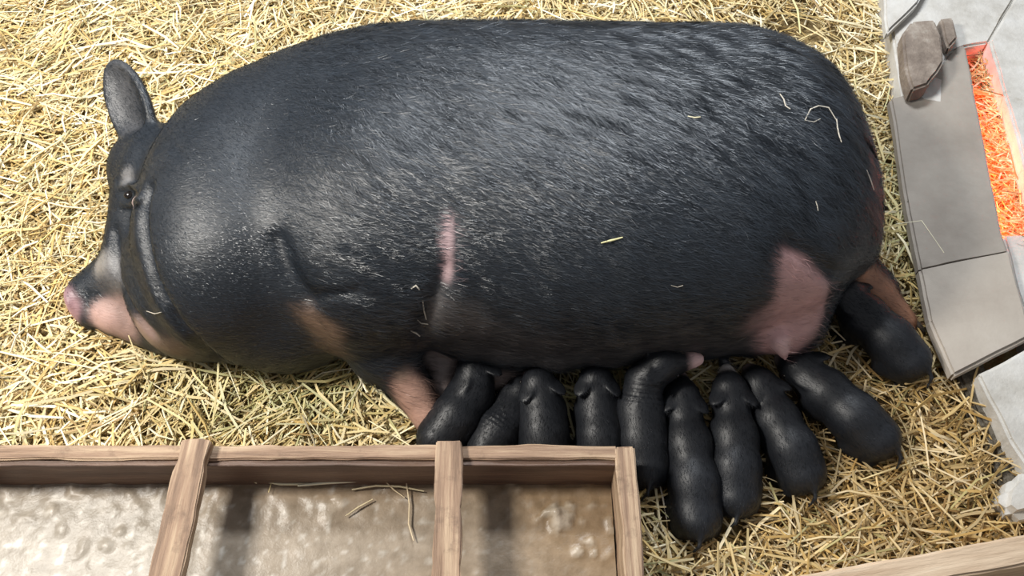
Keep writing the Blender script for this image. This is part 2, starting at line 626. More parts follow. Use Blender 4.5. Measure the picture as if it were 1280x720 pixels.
def sow_colours(v):
    c = np.tile(np.array(BLACK), (len(v), 1))
    pink = (0.56, 0.33, 0.32); brown = (0.20, 0.125, 0.085); pinkbr = (0.42, 0.25, 0.19)
    # dusty grey-brown underside of the belly
    for (px, py, r) in [(600, 425, .08), (680, 440, .08), (760, 440, .07), (840, 430, .08), (920, 425, .07), (560, 395, .05)]:
        c = mixc(c, 0.75 * blob(v, px, py, r * 1.15), (0.095, 0.086, 0.084))
    for (px, py, r, s) in [(557, 300, .014, 3.4), (560, 275, .009, 2), (556, 335, .014, 2)]:
        c = mixc(c, 0.9 * blob(v, px, py, r, sow_base, s), (0.42, 0.29, 0.30))
    # the pink groin stops at the crease of the thigh
    ca, cb = surface_at(sow_base, 980, 296), surface_at(sow_base, 1036, 340)
    nx_, ny_ = (cb.y - ca.y), -(cb.x - ca.x)
    ln = math.hypot(nx_, ny_)
    side = np.clip(0.5 + ((v[:, 0] - ca.x) * nx_ + (v[:, 1] - ca.y) * ny_) / ln / 0.02, 0, 1)
    for (px, py, r, w) in [(1000, 335, .055, 1), (998, 370, .06, 1), (985, 405, .06, 1), (1018, 385, .05, 1), (972, 425, .045, .8), (950, 400, .05, .45),
                           (978, 436, .03, 1), (1008, 352, .05, 1), (1026, 345, .03, .8)]:
        c = mixc(c, w * (0.85 + 0.15 * side) * side * blob(v, px, py, r), pink)
    for (px, py, r) in [(978, 436, .014)]:
        c = mixc(c, blob(v, px, py, r * 1.5, sow_fn), (0.74, 0.50, 0.49))
    for (px, py, r, w) in [(402, 412, .045, .75), (378, 392, .03, .5), (412, 435, .04, .6)]:
        c = mixc(c, w * blob(v, px, py, r), brown)
    for (px, py, r, w) in [(505, 482, .035, .8), (522, 505, .045, 1), (538, 528, .05, 1)]:
        c = mixc(c, w * blob(v, px, py, r), pinkbr)
    c = mixc(c, 0.6 * blob(v, 500, 466, .02), (0.17, 0.125, 0.09))
    for (px, py, r) in [(552, 450, .035), (555, 475, .03), (620, 480, .04), (635, 490, .03)]:
        c = mixc(c, 0.85 * blob(v, px, py, r), (0.27, 0.215, 0.20))
    for (px, py, r) in [(1085, 352, .04), (1105, 375, .045), (1125, 400, .05)]:
        c = mixc(c, blob(v, px, py, r), (0.40, 0.19, 0.11))  # hind leg skin, red lamp glow painted into its brown
    # face
    for (px, py, r, w, cc) in [(135, 345, .05, .9, (0.13, 0.125, 0.125)), (125, 330, .03, .8, (0.27, 0.25, 0.23)), (150, 400, .05, .95, (0.36, 0.235, 0.20)),
                               (180, 418, .04, .8, (0.33, 0.22, 0.18)), (128, 395, .035, 1, (0.48, 0.31, 0.27)), (215, 435, .04, .6, (0.22, 0.15, 0.11)),
                               (130, 355, .022, .8, (0.08, 0.08, 0.085))]:
        c = mixc(c, w * blob(v, px, py, r), cc)
    sn_c = V3(P(92, 381, 0.06))
    d = np.linalg.norm((v - sn_c), axis=1)
    c = mixc(c, np.clip(1.5 - d / 0.036, 0, 1), (0.66, 0.38, 0.40))
    c = mixc(c, 0.95 * blob(v, 167, 252, .012), (0.46, 0.36, 0.36))
    c = mixc(c, 0.8 * blob(v, 158, 220, .022), (0.17, 0.165, 0.165))
    # ear
    for (px, py, r) in [(150, 95, .05), (155, 130, .05), (165, 160, .035)]:
        c = mixc(c, 0.6 * blob(v, px, py, r), (0.10, 0.10, 0.105))
    # greasy patches of greyer hide and skin
    return np.clip(c, 0, 1)


sow_me = mesh_from('sow', sv, sq, M_SOW, cols=sow_colours(sv), origin=P(600, 300, 0))
SOW_O = P(600, 300, 0)
sow = link('sow', sow_me, loc=SOW_O, label='huge black sow with pink snout lying on her side in the straw', category='pig')


def strands(name, verts, norms, quads, count, length, width, flow, colour_fn, mat, parent, origin, lift=0.35, seed=3, zmin=0.02,
            keep=None, shorten=None):
    rs = np.random.RandomState(seed)
    a = verts[quads]
    area = 0.5 * np.linalg.norm(np.cross(a[:, 2] - a[:, 0], a[:, 3] - a[:, 1]), axis=1)
    fn = norms[quads].mean(1)
    w = area * ((a.mean(1)[:, 2] > zmin) & (fn[:, 2] > -0.45))
    f = rs.choice(len(quads), count, p=w / w.sum())
    u, v = rs.rand(count, 1), rs.rand(count, 1)
    q = a[f]
    p = (1 - u) * (1 - v) * q[:, 0] + u * (1 - v) * q[:, 1] + u * v * q[:, 2] + (1 - u) * v * q[:, 3]
    n = fn[f]
    n /= np.linalg.norm(n, axis=1, keepdims=True)
    d = flow(p, rs)
    d = d - (d * n).sum(1, keepdims=True) * n
    dl = np.linalg.norm(d, axis=1, keepdims=True)
    d = d / np.maximum(dl, 1e-6)
    col = colour_fn(p)
    if keep is not None:
        m = keep(p, col, rs)
        p, n, d, col = p[m], n[m], d[m], col[m]
        count = len(p)
    s = np.cross(n, d)
    L = length * (0.6 + 0.8 * rs.rand(count, 1))
    W = width * (0.6 + 0.8 * rs.rand(count, 1))
    if shorten is not None:
        L = L * shorten(p)[:, None]
    lf = lift * (0.3 + rs.rand(count, 1))
    p0 = p - n * 0.0006
    p1 = p + d * L * 0.5 + n * L * 0.32 * lf + s * L * 0.06 * rs.randn(count, 1)
    p2 = p + d * L + n * L * 0.30 * lf + s * L * 0.16 * rs.randn(count, 1)
    clump = np.array([noise.noise((a * 26 + b * 14, (b - a * -0.6) * 75, c * 20)) for a, b, c in p])[:, None]
    if shorten is not None:
        clump = clump * (shorten(p)[:, None] ** 2)
    p2 = p2 + n * L * 0.25 * clump + s * L * 0.30 * clump
    tw = n * (0.20 * rs.randn(count, 1) + 0.75 * clump)
    col = np.clip(col * (1 + 0.7 * clump), 0, 1)
    s2 = s + tw
    s2 /= np.linalg.norm(s2, axis=1, keepdims=True)
    V = np.stack([p0 - s2 * W * .5, p0 + s2 * W * .5, p1 + s2 * W * .42, p1 - s2 * W * .42, p2 + s2 * W * .1, p2 - s2 * W * .1], 1).reshape(-1, 3)
    b = np.arange(count)[:, None] * 6
    F = np.concatenate([b + [0, 1, 2, 3], b + [3, 2, 4, 5]])
    C = np.repeat(np.clip(col * (0.7 + 0.9 * rs.rand(count, 1)), 0, 1), 6, axis=0)
    me = mesh_from(name, V, F, mat, smooth=False, cols=C, origin=origin)
    return link(name, me, parent, kind='stuff')


def sow_flow(p, rs):
    x = p[:, 0]; y = p[:, 1]
    d = np.zeros_like(p)
    sw = np.array([noise.noise((a * 3, b * 3, 1.0)) for a, b in zip(x, y)])
    ang = -0.55 + 0.45 * sw + 0.16 * rs.randn(len(p))
    head = np.clip((-0.45 - x) / 0.25, 0, 1)
    ang = ang - head * 0.35
    ang += 0.35 * np.clip((0.1 - y) / 0.3, 0, 1)
    d[:, 0] = np.cos(ang); d[:, 1] = np.sin(ang)
    d[:, 2] = 0.0
    return d


def sow_hair_colour(p):
    c = sow_colours(p)
    lum = c.mean(1, keepdims=True)
    dark = np.clip((0.10 - lum) / 0.06, 0, 1)
    hair = np.array([[0.0125, 0.0185, 0.027]])
    return hair * dark + (c * 0.8) * (1 - dark)


def sow_keep(p, col, rs):
    lum = col.mean(1)
    return rs.rand(len(p)) < np.clip(1.1 - lum * 7, 0.10, 1.0)


strands('fur', sv, sn, sq, 150000, 0.028, 0.0007, sow_flow, sow_hair_colour, M_FUR, sow, SOW_O, keep=sow_keep,
        shorten=lambda p: 1 - 0.6 * np.clip((-0.34 - p[:, 0]) / 0.14, 0, 1))


def ellipsoid_mesh(name, r, mat, seg=24, rings=14):
    v = []; f = []
    for i in range(rings + 1):
        t = math.pi * i / rings
        for j in range(seg):
            a = 2 * math.pi * j / seg
            v.append((r[0] * math.sin(t) * math.cos(a), r[1] * math.sin(t) * math.sin(a), r[2] * math.cos(t)))
    for i in range(rings):
        for j in range(seg):
            f.append((i * seg + j, (i + 1) * seg + j, (i + 1) * seg + (j + 1) % seg, i * seg + (j + 1) % seg))
    return mesh_from(name, v, f, mat)


M_EYE, _nt, _b = new_mat('wet_eye')
_b.inputs['Base Color'].default_value = (0.012, 0.009, 0.008, 1)
_b.inputs['Roughness'].default_value = 0.12
ep = surface_at(sow_fn, 162, 244)
link('eye', ellipsoid_mesh('eye', (0.012, 0.009, 0.008), M_EYE), sow, loc=ep - SOW_O)


def hoof(parent, org, at, direction, size):
    """a cloven hoof: two tapering claws side by side"""
    d = Vector(direction).normalized()
    M = axes(d)
    for s in (-1, 1):
        r = (size * 1.25, size * 0.52, size * 0.75)
        fnh = lambda p: smax(sd_ell(p, (0, 0, 0), r), -(p[..., 2] + size * 0.55), 0.004)
        hv, hq = nets(fnh, (-size * 1.6,) * 3, (size * 1.6,) * 3, size / 7)
        hv = hv @ M.T + V3(at) + V3(Vector(M[:, 1]) * s * size * 0.5)
        link('hoof', mesh_from('hoof', hv, hq, M_HOOF, origin=org), parent)


hoof(sow, SOW_O, P(547, 545, 0.04), P(547, 560, 0.03) - P(538, 530, 0.045), 0.024)
hoof(sow, SOW_O, P(1140, 412, 0.035), P(1145, 418, 0.03) - P(1130, 402, 0.04), 0.022)

# ------------------------------------------------------------------ piglets
PIGLETS = []


def piglet(label, spine, ears=True, tip=(0.30, 0.22, 0.21), legs='lie', tail=True, tipr=0.015, wrinkle=None, seed=1, width=1.0, snout_len=1.0, feet=None):
    """spine: (px, py, z) of rump, loin, shoulder, neck, poll, snout tip"""
    pts = [P(*s) for s in spine]
    rump, loin, sh, nk, poll, snt = pts
    w = width
    E = []
    E.append((lambda p: sd_cone(p, rump, loin, 0.040 * w, 0.046 * w), 0.02))
    E.append((lambda p: sd_cone(p, loin, sh, 0.046 * w, 0.042 * w), 0.02))
    E.append((lambda p: sd_cone(p, sh, nk, 0.041 * w, 0.033 * w), 0.02))
    E.append((lambda p: sd_cone(p, nk, poll, 0.034 * w, 0.034 * w), 0.015))
    bt = poll.lerp(snt, 0.82)
    E.append((lambda p: sd_cone(p, poll, bt, 0.031 * w, 0.0165 * w), 0.016))
    E.append((lambda p: sd_cone(p, bt, snt, 0.0135 * w, 0.0125 * w), 0.004))
    bd = (sh - rump); bd.z = 0; bd.normalize()
    side = Vector((0, 0, 1)).cross(bd)
    hd = (snt - poll).normalized()
    hs = Vector((0, 0, 1)).cross(hd).normalized()
    # haunches and shoulders
    for s in (-1, 1):
        hc = rump.lerp(loin, 0.25) + side * s * 0.022 * w + Vector((0, 0, -0.012))
        sc = sh + side * s * 0.020 * w + Vector((0, 0, -0.012))
        E.append((lambda p, c=hc: sd_ell(p, c, (0.037 * w, 0.026 * w, 0.034 * w), axes(bd)), 0.018))
        E.append((lambda p, c=sc: sd_ell(p, c, (0.032 * w, 0.024 * w, 0.036 * w), axes(bd)), 0.018))
        # hind leg: knee forward under the belly, hock back, foot on the straw
        fz = 0.012
        knee = hc + bd * 0.018 + side * s * 0.016 + Vector((0, 0, -0.014))
        hock = rump - bd * 0.014 + side * s * 0.030 + Vector((0, 0, -(rump.z - 0.028)))
        foot = hock + bd * 0.030 + side * s * 0.010
        foot.z = fz
        if legs == 'stand':
            hock = rump - bd * 0.016 + side * s * 0.022; hock.z = 0.045
            foot = hock + bd * 0.004 + side * s * 0.002; foot.z = fz
        E.append((lambda p, a=knee, b=hock: sd_cone(p, a, b, 0.020, 0.0125), 0.012))
        E.append((lambda p, a=hock, b=foot: sd_cone(p, a, b, 0.0115, 0.0095), 0.008))
        el = sc + side * s * 0.012 - bd * 0.010; el.z = 0.045
        wr = el + bd * 0.026 + side * s * 0.008; wr.z = 0.022
        ft = wr + bd * 0.018; ft.z = fz
        E.append((lambda p, a=el, b=wr: sd_cone(p, a, b, 0.0165, 0.011), 0.012))
        E.append((lambda p, a=wr, b=ft: sd_cone(p, a, b, 0.0105, 0.009), 0.008))
        # ears laid back from the poll
        if ears:
            eb = poll.lerp(nk, 0.15) + hs * s * 0.022 * w + Vector((0, 0, 0.018))
            et = eb - hd * 0.036 + hs * s * 0.016 + Vector((0, 0, 0.004))
            Me = axes(et - eb, Vector((0, 0, 1)) + hs * s * 0.6)
            ce = eb.lerp(et, 0.5)
            E.append((lambda p, c=ce, M=Me: sd_ell(p, c, (0.028, 0.018, 0.0050), M), 0.006))
    if tail:
        t0 = rump - bd * 0.034 * w + Vector((0, 0, 0.016))
        t1 = t0 - bd * 0.018 + side * 0.006 + Vector((0, 0, -0.010))
        t2 = t1 - bd * 0.006 + side * 0.012 + Vector((0, 0, -0.018))
        E.append((lambda p: sd_cone(p, t0, t1, 0.0055, 0.004), 0.006))
        E.append((lambda p: sd_cone(p, t1, t2, 0.004, 0.003), 0.003))

    def fn(p):
        d = None
        for f, k in E:
            e = f(p)
            d = e if d is None else smin(d, e, k)
        if wrinkle:
            # folds of loose skin across the body
            wa, wb = pts[wrinkle[0]], pts[wrinkle[1]]
            ax_ = V3(wb - wa); ln = np.linalg.norm(ax_); ax_ = ax_ / ln
            t = (p - V3(wa)) @ ax_
            d = d + 0.0016 * np.cos(t * 2 * math.pi / 0.0095) * np.clip(1.4 - 2.2 * np.abs(t / ln - 0.5), 0, 1)
        return smax(d, 0.006 - p[..., 2], 0.006)
    allp = np.array([V3(q) for q in pts])
    lo = allp.min(0) - 0.085; hi = allp.max(0) + 0.085
    lo[2] = -0.004
    v, q = nets(fn, lo, hi, 0.0034)
    n = vnormals(v, q)

    def colr(pv):
        c = np.tile(np.array((0.010, 0.0115, 0.015)), (len(pv), 1))
        d = np.linalg.norm(pv - V3(snt), axis=1)
        c = mixc(c, np.clip(1.6 - d / tipr, 0, 1), tip)
        if feet:
            d = np.clip(1.4 - np.maximum(pv[:, 2] - 0.006, 0) / 0.012, 0, 1) * 0.8
            c = mixc(c, d, feet)
        return c
    org = Vector((sh.x, sh.y, 0.0))
    o = link('piglet', mesh_from('piglet', v, q, M_PIG, cols=colr(v), origin=org), loc=org, label=label, category='piglet',
             group='newborn piglets nursing along the belly of the sow')

    def flow(pp, rs):
        A = np.array([V3(x) for x in (rump, loin, sh, poll)])
        k = np.argmin(np.linalg.norm(pp[:, None, :] - A[None], axis=2), axis=1)
        T = np.array([V3((rump - loin).normalized()), V3((rump - sh).normalized()), V3((loin - nk).normalized()), V3((nk - snt).normalized())])
        return T[k] + 0.22 * rs.randn(len(pp), 3)
    strands('fur', v, n, q, 4500, 0.010, 0.00045, flow, lambda pp: colr(pp) * 1.1, M_FUR2, o, org, lift=0.3, seed=seed, zmin=0.012)
    for s in (-1, 1):
        e = poll.lerp(snt, 0.30) + hs * s * 0.031 * w + Vector((0, 0, 0.006))
        g = e + hs * s * 0.03
        for t in np.linspace(0, 1, 40):      # slide in from outside to the hide
            c = g.lerp(poll.lerp(snt, 0.30), t)
            if fn(V3(c)[None])[0] < 0:
                break
        link('eye', ellipsoid_mesh('eye', (0.0036, 0.0036, 0.0036), M_EYE, 14, 8), o, loc=c - org)
    PIGLETS.append(fn)
    return o


piglet('black piglet against the foreleg of the sow, leftmost, rump behind the trough rim',
       [(548, 548, .060), (570, 522, .065), (588, 494, .070), (594, 476, .084), (592, 464, .092), (582, 446, .090)], seed=2)
piglet('black piglet curled low behind the trough rim, between the leftmost piglet and its taller neighbour',
       [(608, 560, .050), (622, 540, .052), (640, 520, .052), (648, 502, .055), (653, 490, .060), (660, 470, .068)], seed=3, wrinkle=(0, 2), width=0.92)
piglet('black piglet nursing upright behind the trough rim, just left of the gap of green straw',
       [(680, 566, .062), (680, 540, .070), (678, 512, .078), (675, 492, .088), (673, 480, .096), (668, 462, .095)], seed=4, width=0.96)
piglet('black piglet with a white-tipped snout, above the right end of the trough rim',
       [(752, 570, .055), (750, 545, .062), (747, 512, .070), (746, 488, .085), (745, 476, .095), (744, 454, .095)], seed=5, tip=(0.6, 0.55, 0.52), tipr=0.018,
       width=0.94)
piglet('black piglet at the trough corner, neck bent right, pink and white snout',
       [(808, 585, .055), (803, 550, .066), (800, 514, .082), (805, 476, .108), (828, 455, .140), (872, 449, .135)], seed=6, wrinkle=(2, 3), tip=(0.82, 0.56, 0.54), tipr=0.024,
       width=1.02)
piglet('black piglet reaching furthest down the picture, right of the trough corner',
       [(872, 650, .050), (868, 605, .060), (860, 555, .068), (854, 515, .075), (852, 496, .078), (850, 470, .075)], seed=7, width=1.0)
piglet('black piglet lying straight, head under the white teat right of the lowest piglet',
       [(920, 622, .050), (919, 585, .060), (917, 545, .068), (914, 508, .075), (912, 488, .080), (908, 462, .075)], seed=8, tip=(0.6, 0.55, 0.52), tipr=0.020)
piglet('black piglet slanting down right below the pink udder, third from the right',
       [(1004, 592, .052), (990, 562, .060), (970, 525, .065), (956, 495, .066), (948, 480, .066), (936, 462, .062)], seed=9)
piglet('plump black piglet with a pink hind foot, second from the right',
       [(1098, 548, .060), (1068, 522, .066), (1032, 490, .068), (1008, 468, .068), (996, 458, .070), (976, 448, .066)], seed=10, width=1.05,
       feet=(0.55, 0.34, 0.30))
piglet('black piglet at the hind leg of the sow, highest and rightmost of the litter',
       [(1138, 450, .070), (1112, 425, .078), (1080, 395, .088), (1062, 375, .100), (1054, 366, .110), (1036, 352, .120)], seed=11, width=1.02,
       legs='stand', tip=(0.45, 0.40, 0.38))


# ------------------------------------------------------------------ boards, slabs, trough
def board_mesh(name, L, W, T, mat, rough=0.003, seed=0, seg=0.02, taper=0.0, chip=0.0):
    """a sawn board along local x, worn edges; origin at the middle of its underside"""
    nx = max(4, int(L / seg)); ny = max(3, int(W / seg)); nz = 2
    import bmesh
    bm = bmesh.new()
    bmesh.ops.create_cube(bm, size=1.0)
    bmesh.ops.scale(bm, vec=(L, W, T), verts=bm.verts)
    bmesh.ops.translate(bm, vec=(0, 0, T / 2), verts=bm.verts)
    bmesh.ops.bevel(bm, geom=list(bm.edges), offset=min(T, W) * 0.10, segments=2, affect='EDGES')
    # slice into cells for wear
    for ax, n, size in ((0, nx, L), (1, ny, W)):
        for i in range(1, n):
            c = -size / 2 + size * i / n
            co = [0, 0, 0]; co[ax] = c
            no = [0, 0, 0]; no[ax] = 1
            bmesh.ops.bisect_plane(bm, geom=bm.verts[:] + bm.edges[:] + bm.faces[:], plane_co=co, plane_no=no)
    for v in bm.verts:
        p = v.co.copy()
        n1 = Vector((noise.noise((p.x * 14 + seed, p.y * 30, p.z * 30)), noise.noise((p.x * 14, p.y * 30 + seed, p.z * 30 + 7)),
                     noise.noise((p.x * 9 + 5, p.y * 30, p.z * 30 + seed))))
        v.co += n1 * rough
        e = min(1, abs(p.y) / (W / 2)) ** 6
        if chip:
            v.co.y -= math.copysign(1, p.y) * e * chip * max(0, noise.noise((p.x * 22, seed, 1)) + 0.1)
        if taper:
            v.co.y *= 1 + taper * p.x / L
    me = bpy.data.meshes.new(name)
    bm.to_mesh(me)
    bm.free()
    me.materials.append(mat)
    for pl in me.polygons:
        pl.use_smooth = False
    return me


def board(name, a, b, W, T, mat, parent=None, porg=None, **kw):
    """board from world point a to b (centres of the underside)"""
    props = {k: kw.pop(k) for k in list(kw) if k in ('label', 'category', 'group', 'kind')}
    a, b = Vector(a), Vector(b)
    d = b - a
    me = board_mesh(name, d.length, W, T, mat, **kw)
    o = bpy.data.objects.new(name, me)
    COL.objects.link(o)
    M = Matrix(axes(d).tolist()).to_4x4()
    M.translation = (a + b) / 2
    if parent is not None:
        M = Matrix.Translation(-Vector(porg)) @ M
        o.parent = parent
    o.matrix_local = M
    for k, v in props.items():
        o[k] = v
    return o


def prism(name, top, thick, mat, parent=None, porg=None, rough=0.003, seed=0, seg=0.03, bev=0.006, zvar=0.0, **props):
    """a slab with the given outline (world points of its upper face) and thickness"""
    import bmesh
    bm = bmesh.new()
    vs = [bm.verts.new(p) for p in top]
    f = bm.faces.new(vs)
    f.normal_update()
    if f.normal.z < 0:
        bmesh.ops.reverse_faces(bm, faces=[f])
    r = bmesh.ops.extrude_face_region(bm, geom=[f])
    low = [g for g in r['geom'] if isinstance(g, bmesh.types.BMVert)]
    # the extruded copy becomes the top, the old face the underside
    for v in vs:
        v.co.z -= thick
    bmesh.ops.recalc_face_normals(bm, faces=bm.faces[:])
    bmesh.ops.bevel(bm, geom=list(bm.edges), offset=bev, segments=2, affect='EDGES')
    bmesh.ops.triangulate(bm, faces=[f for f in bm.faces if len(f.verts) > 4])
    xs = [p[0] for p in top]; ys = [p[1] for p in top]
    for ax, lo_, hi_ in ((0, min(xs), max(xs)), (1, min(ys), max(ys))):
        n = max(2, int((hi_ - lo_) / seg))
        for i in range(1, n):
            co = [0, 0, 0]; co[ax] = lo_ + (hi_ - lo_) * i / n
            no = [0, 0, 0]; no[ax] = 1
            bmesh.ops.bisect_plane(bm, geom=bm.verts[:] + bm.edges[:] + bm.faces[:], plane_co=co, plane_no=no)
    bmesh.ops.triangulate(bm, faces=[f for f in bm.faces if len(f.verts) > 4])
    for v in bm.verts:
        p = v.co.copy()
        v.co += Vector((noise.noise(p * 16 + Vector((seed, 0, 0))), noise.noise(p * 16 + Vector((0, seed, 5))), noise.noise(p * 12 + Vector((0, 9, seed))))) * rough
    cen = sum((Vector(p) for p in top), Vector()) / len(top)
    cen.z -= thick
    org = cen
    for v in bm.verts:
        v.co -= org
    me = bpy.data.meshes.new(name)
    bm.to_mesh(me); bm.free()
    me.materials.append(mat)
    o = bpy.data.objects.new(name, me)
    COL.objects.link(o)
    if parent is not None:
        o.parent = parent
        o.location = org - Vector(porg)
    else:
        o.location = org
    for k, v in props.items():
        o[k] = v
    return o


# trough
TZ = TROUGH_Z
tl, tr = P(0, 563, TZ), P(782, 569, TZ)
ty = tr.y + 0.001
yo = P(640, 556, TZ).y            # outer edge of the far rim
yi = P(640, 574, TZ).y
rimw = yo - yi
tlx = -1.32
trx_o = P(791, 560, TZ).x
trx_i = P(774, 576, TZ).x
TO = Vector(((tlx + trx_o) / 2, yo - 0.25, 0.0))
trough = empty('feed_trough', TO, label='low wooden feed trough with slats across, filled with wet slop', category='trough')
ycen = (yo + yi) / 2
yfront = yo - 0.62
board('far_side_board', (tlx, ycen, 0.0), (trx_o - 0.028, ycen, 0.0), rimw, TZ, M_WOOD, trough, TO, seed=1, rough=0.003, chip=0.004)
board('near_side_board', (tlx, yfront, 0.0), (trx_o - 0.028, yfront, 0.0), rimw, TZ, M_WOOD, trough, TO, seed=2)
# end boards; the right one is cut at an angle
ra, rb = P(785, 562, 0.0), None
pr1 = P(781, 560, TZ); pr2 = P(794, 722, TZ)
dirr = (pr2 - pr1); dirr.z = 0; dirr.normalize()
pr3 = pr1 + dirr * 0.63
board('end_board', (pr1.x, pr1.y, 0.0), (pr3.x, pr3.y, 0.0), 0.034, TZ + 0.004, M_WOOD, trough, TO, seed=3, rough=0.004, chip=0.004)
board('end_board', (tlx, yo, 0.0), (tlx, yfront, 0.0), 0.034, TZ, M_WOOD, trough, TO, seed=4)
board('bottom_board', (tlx, (yo + yfront) / 2, 0.004), (trx_o, (yo + yfront) / 2, 0.004), abs(yfront - yo) - 0.03, 0.02, M_WOODD, trough, TO, seed=5,
      rough=0.002, seg=0.06)


board('shade_board', (tlx + .02, yi - 0.004, 0.02), (trx_i, yi - 0.004, 0.02), 0.010, TZ - 0.028, M_WOODD, trough, TO, seed=6, rough=0.002, chip=0.0)  # added thin board: shade of the far inner wall put into dark wood


def slat(a, b, W, T, seed, **kw):
    A, B = P(a[0], a[1], TZ + 0.0), P(b[0], b[1], TZ + 0.0)
    d = (B - A).normalized()
    B = A + d * 0.66
    return board('slat', (A.x, A.y, TZ - 0.004), (B.x, B.y, TZ - 0.004), W, T, M_WOOD, trough, TO, seed=seed, rough=0.004, chip=0.006, **kw)


slat((249, 555), (212, 720), 0.056, 0.026, 11, taper=0.10)
slat((562, 556), (559, 720), 0.050, 0.022, 12, taper=0.08)
slat((-78, 556), (-122, 720), 0.056, 0.024, 13)

# slop: a wet surface with lumps of mash standing in it
SZ = 0.062


def slop_h(x, y):
    h = SZ + 0.0022 * noise.noise((x * 6, y * 6, 0.5)) + 0.0012 * noise.noise((x * 24, y * 24, 2.0))
    m = noise.noise((x * 3.0 + 4, y * 3.0, 7.0))
    l = noise.noise((x * 42, y * 42, 4.0))
    h += 0.014 * max(0.0, l - 0.16) * max(0.0, min(1.0, 0.35 + m * 2.6))
    # crust along the far wall
    e = max(0.0, 1 - (yi - y) / 0.10)
    h += e * 0.008 * max(0.0, noise.noise((x * 30, y * 30, 8.0)) + 0.05)
    return h


def lumps():
    x0, x1 = tlx + 0.012, trx_i - 0.006
    y0, y1 = yfront + 0.014, yi + 0.004
    hh = 0.006
    nx, ny = int((x1 - x0) / hh), int((y1 - y0) / hh)
    xs = np.linspace(x0, x1, nx)
    ys = np.linspace(y0, y1, ny)
    v = []
    for x in xs:
        for y in ys:
            v.append((x, y, slop_h(x, y)))
    f = [(i * ny + j, (i + 1) * ny + j, (i + 1) * ny + j + 1, i * ny + j + 1) for i in range(nx - 1) for j in range(ny - 1)]
    for (px, py, rad, hh_) in [(700, 648, .030, .011), (735, 678, .014, .010), (722, 690, .010, .008), (742, 692, .010, .009), (688, 640, .016, .010), (640, 610, .02, .004),
                              (410, 640, .03, .004)]:
        c = P(px, py, SZ)
        for k, (x, y, z) in enumerate(v):
            if abs(x - c.x) < rad and abs(y - c.y) < rad:
                t = math.hypot(x - c.x, y - c.y) / rad + 0.9 * noise.noise((x * 55, y * 55, 1.0))
                if t < 1:
                    v[k] = (x, y, z + hh_ * (1 - t * t))
    va = np.array(v)
    lump = np.clip((va[:, 2] - SZ - 0.003) / 0.006, 0, 1)[:, None]
    mm = np.array([noise.noise((x * 4, y * 5, 2.2)) for x, y, z in v])
    t = np.clip((va[:, 0] + 0.75) / 1.0 + mm * 0.5, 0, 1)[:, None]
    cc = np.array([[0.33, 0.29, 0.24]]) * (1 - t) + np.array([[0.27, 0.19, 0.115]]) * t
    cc = cc * (1 - lump * 0.7) + np.array([[0.56, 0.49, 0.40]]) * lump * 0.7
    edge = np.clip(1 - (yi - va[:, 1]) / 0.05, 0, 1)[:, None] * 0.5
    glint = np.array([max(0.0, noise.noise((x * 70, y * 70, 5.0)) - 0.22) * max(0.0, min(1.0, 0.2 - x)) * 2.5 for x, y, z in v])[:, None].clip(0, 1)  # lamp glints painted as pale flecks, stronger to the left
    cc = cc * (1 - glint) + np.array([[0.66, 0.62, 0.56]]) * glint
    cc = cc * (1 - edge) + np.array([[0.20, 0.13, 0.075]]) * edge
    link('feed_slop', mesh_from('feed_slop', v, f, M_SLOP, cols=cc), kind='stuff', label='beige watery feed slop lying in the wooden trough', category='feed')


lumps()

# ------------------------------------------------------------------ partition on the right
SLZ = 0.085
link_ = None
# supports first: a low limewashed kerb the boards lie on
prism('wall_right', [P(1098, -60, .085), P(1300, -60, .085), P(1290, -44, .085), P(1236, 54, .085), P(1206, 58, .085), P(1184, 66, .085), P(1178, 130, .085), P(1128, 120, .085)],
      0.235, M_LIME, rough=0.003, seed=3, kind='structure', label='limewashed block at the top right of the pen')
prism('wall_inner', [P(1100, -50, .11), P(1172, -50, .11), P(1149, 4, .11), P(1109, 42, .11)], 0.03, M_LIME, rough=0.003, seed=8, kind='structure',
      label='small limewashed slab on the block')
prism('wall_baffle', [P(1122, 120, .054), P(1150, 120, .054), P(1190, 330, .054), P(1230, 440, .054), P(1196, 462, .054), P(1158, 336, .054)], 0.20, M_DIRT,
      rough=0.003, seed=14, kind='structure', label='low kerb added under the dusty boards to block the red light')  # added to keep the red light from leaking towards the sow
prism('partition_board', [P(1113, 122, SLZ), P(1150, 112, SLZ), P(1200, 50, SLZ), P(1208, 58, SLZ), P(1253, 292, SLZ), P(1262, 316, SLZ), P(1150, 338, SLZ), P(1132, 250, SLZ)],
      0.030, M_SLAB, rough=0.002, seed=1, label='grey-brown dusty board lying along the pen edge beside the red-lit gap', category='board')
prism('partition_board', [P(1149, 334, SLZ - .002), P(1262, 312, SLZ - .002), P(1290, 420, SLZ - .002), P(1192, 470, SLZ - .002), P(1162, 400, SLZ - .002)],
      0.030, M_SLAB2, rough=0.002, seed=2, label='paler beige board below the grey-brown one, right of the rightmost piglet', category='board')
prism('stone_block', [P(1128, 42, .13), P(1140, 25, .13), P(1168, 24, .13), P(1178, 45, .13), P(1180, 78, .13), P(1160, 106, .13), P(1140, 112, .13), P(1130, 80, .13)], 0.045, M_STONE,
      rough=0.005, seed=4, label='chipped brown stone block standing on the white block near the pen corner', category='stone')
prism('stone_chip', [P(1174, 22, .12), P(1192, 20, .12), P(1198, 46, .12), P(1188, 60, .12), P(1182, 48, .12)], 0.034, M_STONE, rough=0.004, seed=5,
      label='small grey stone chip just right of the brown stone block', category='stone')
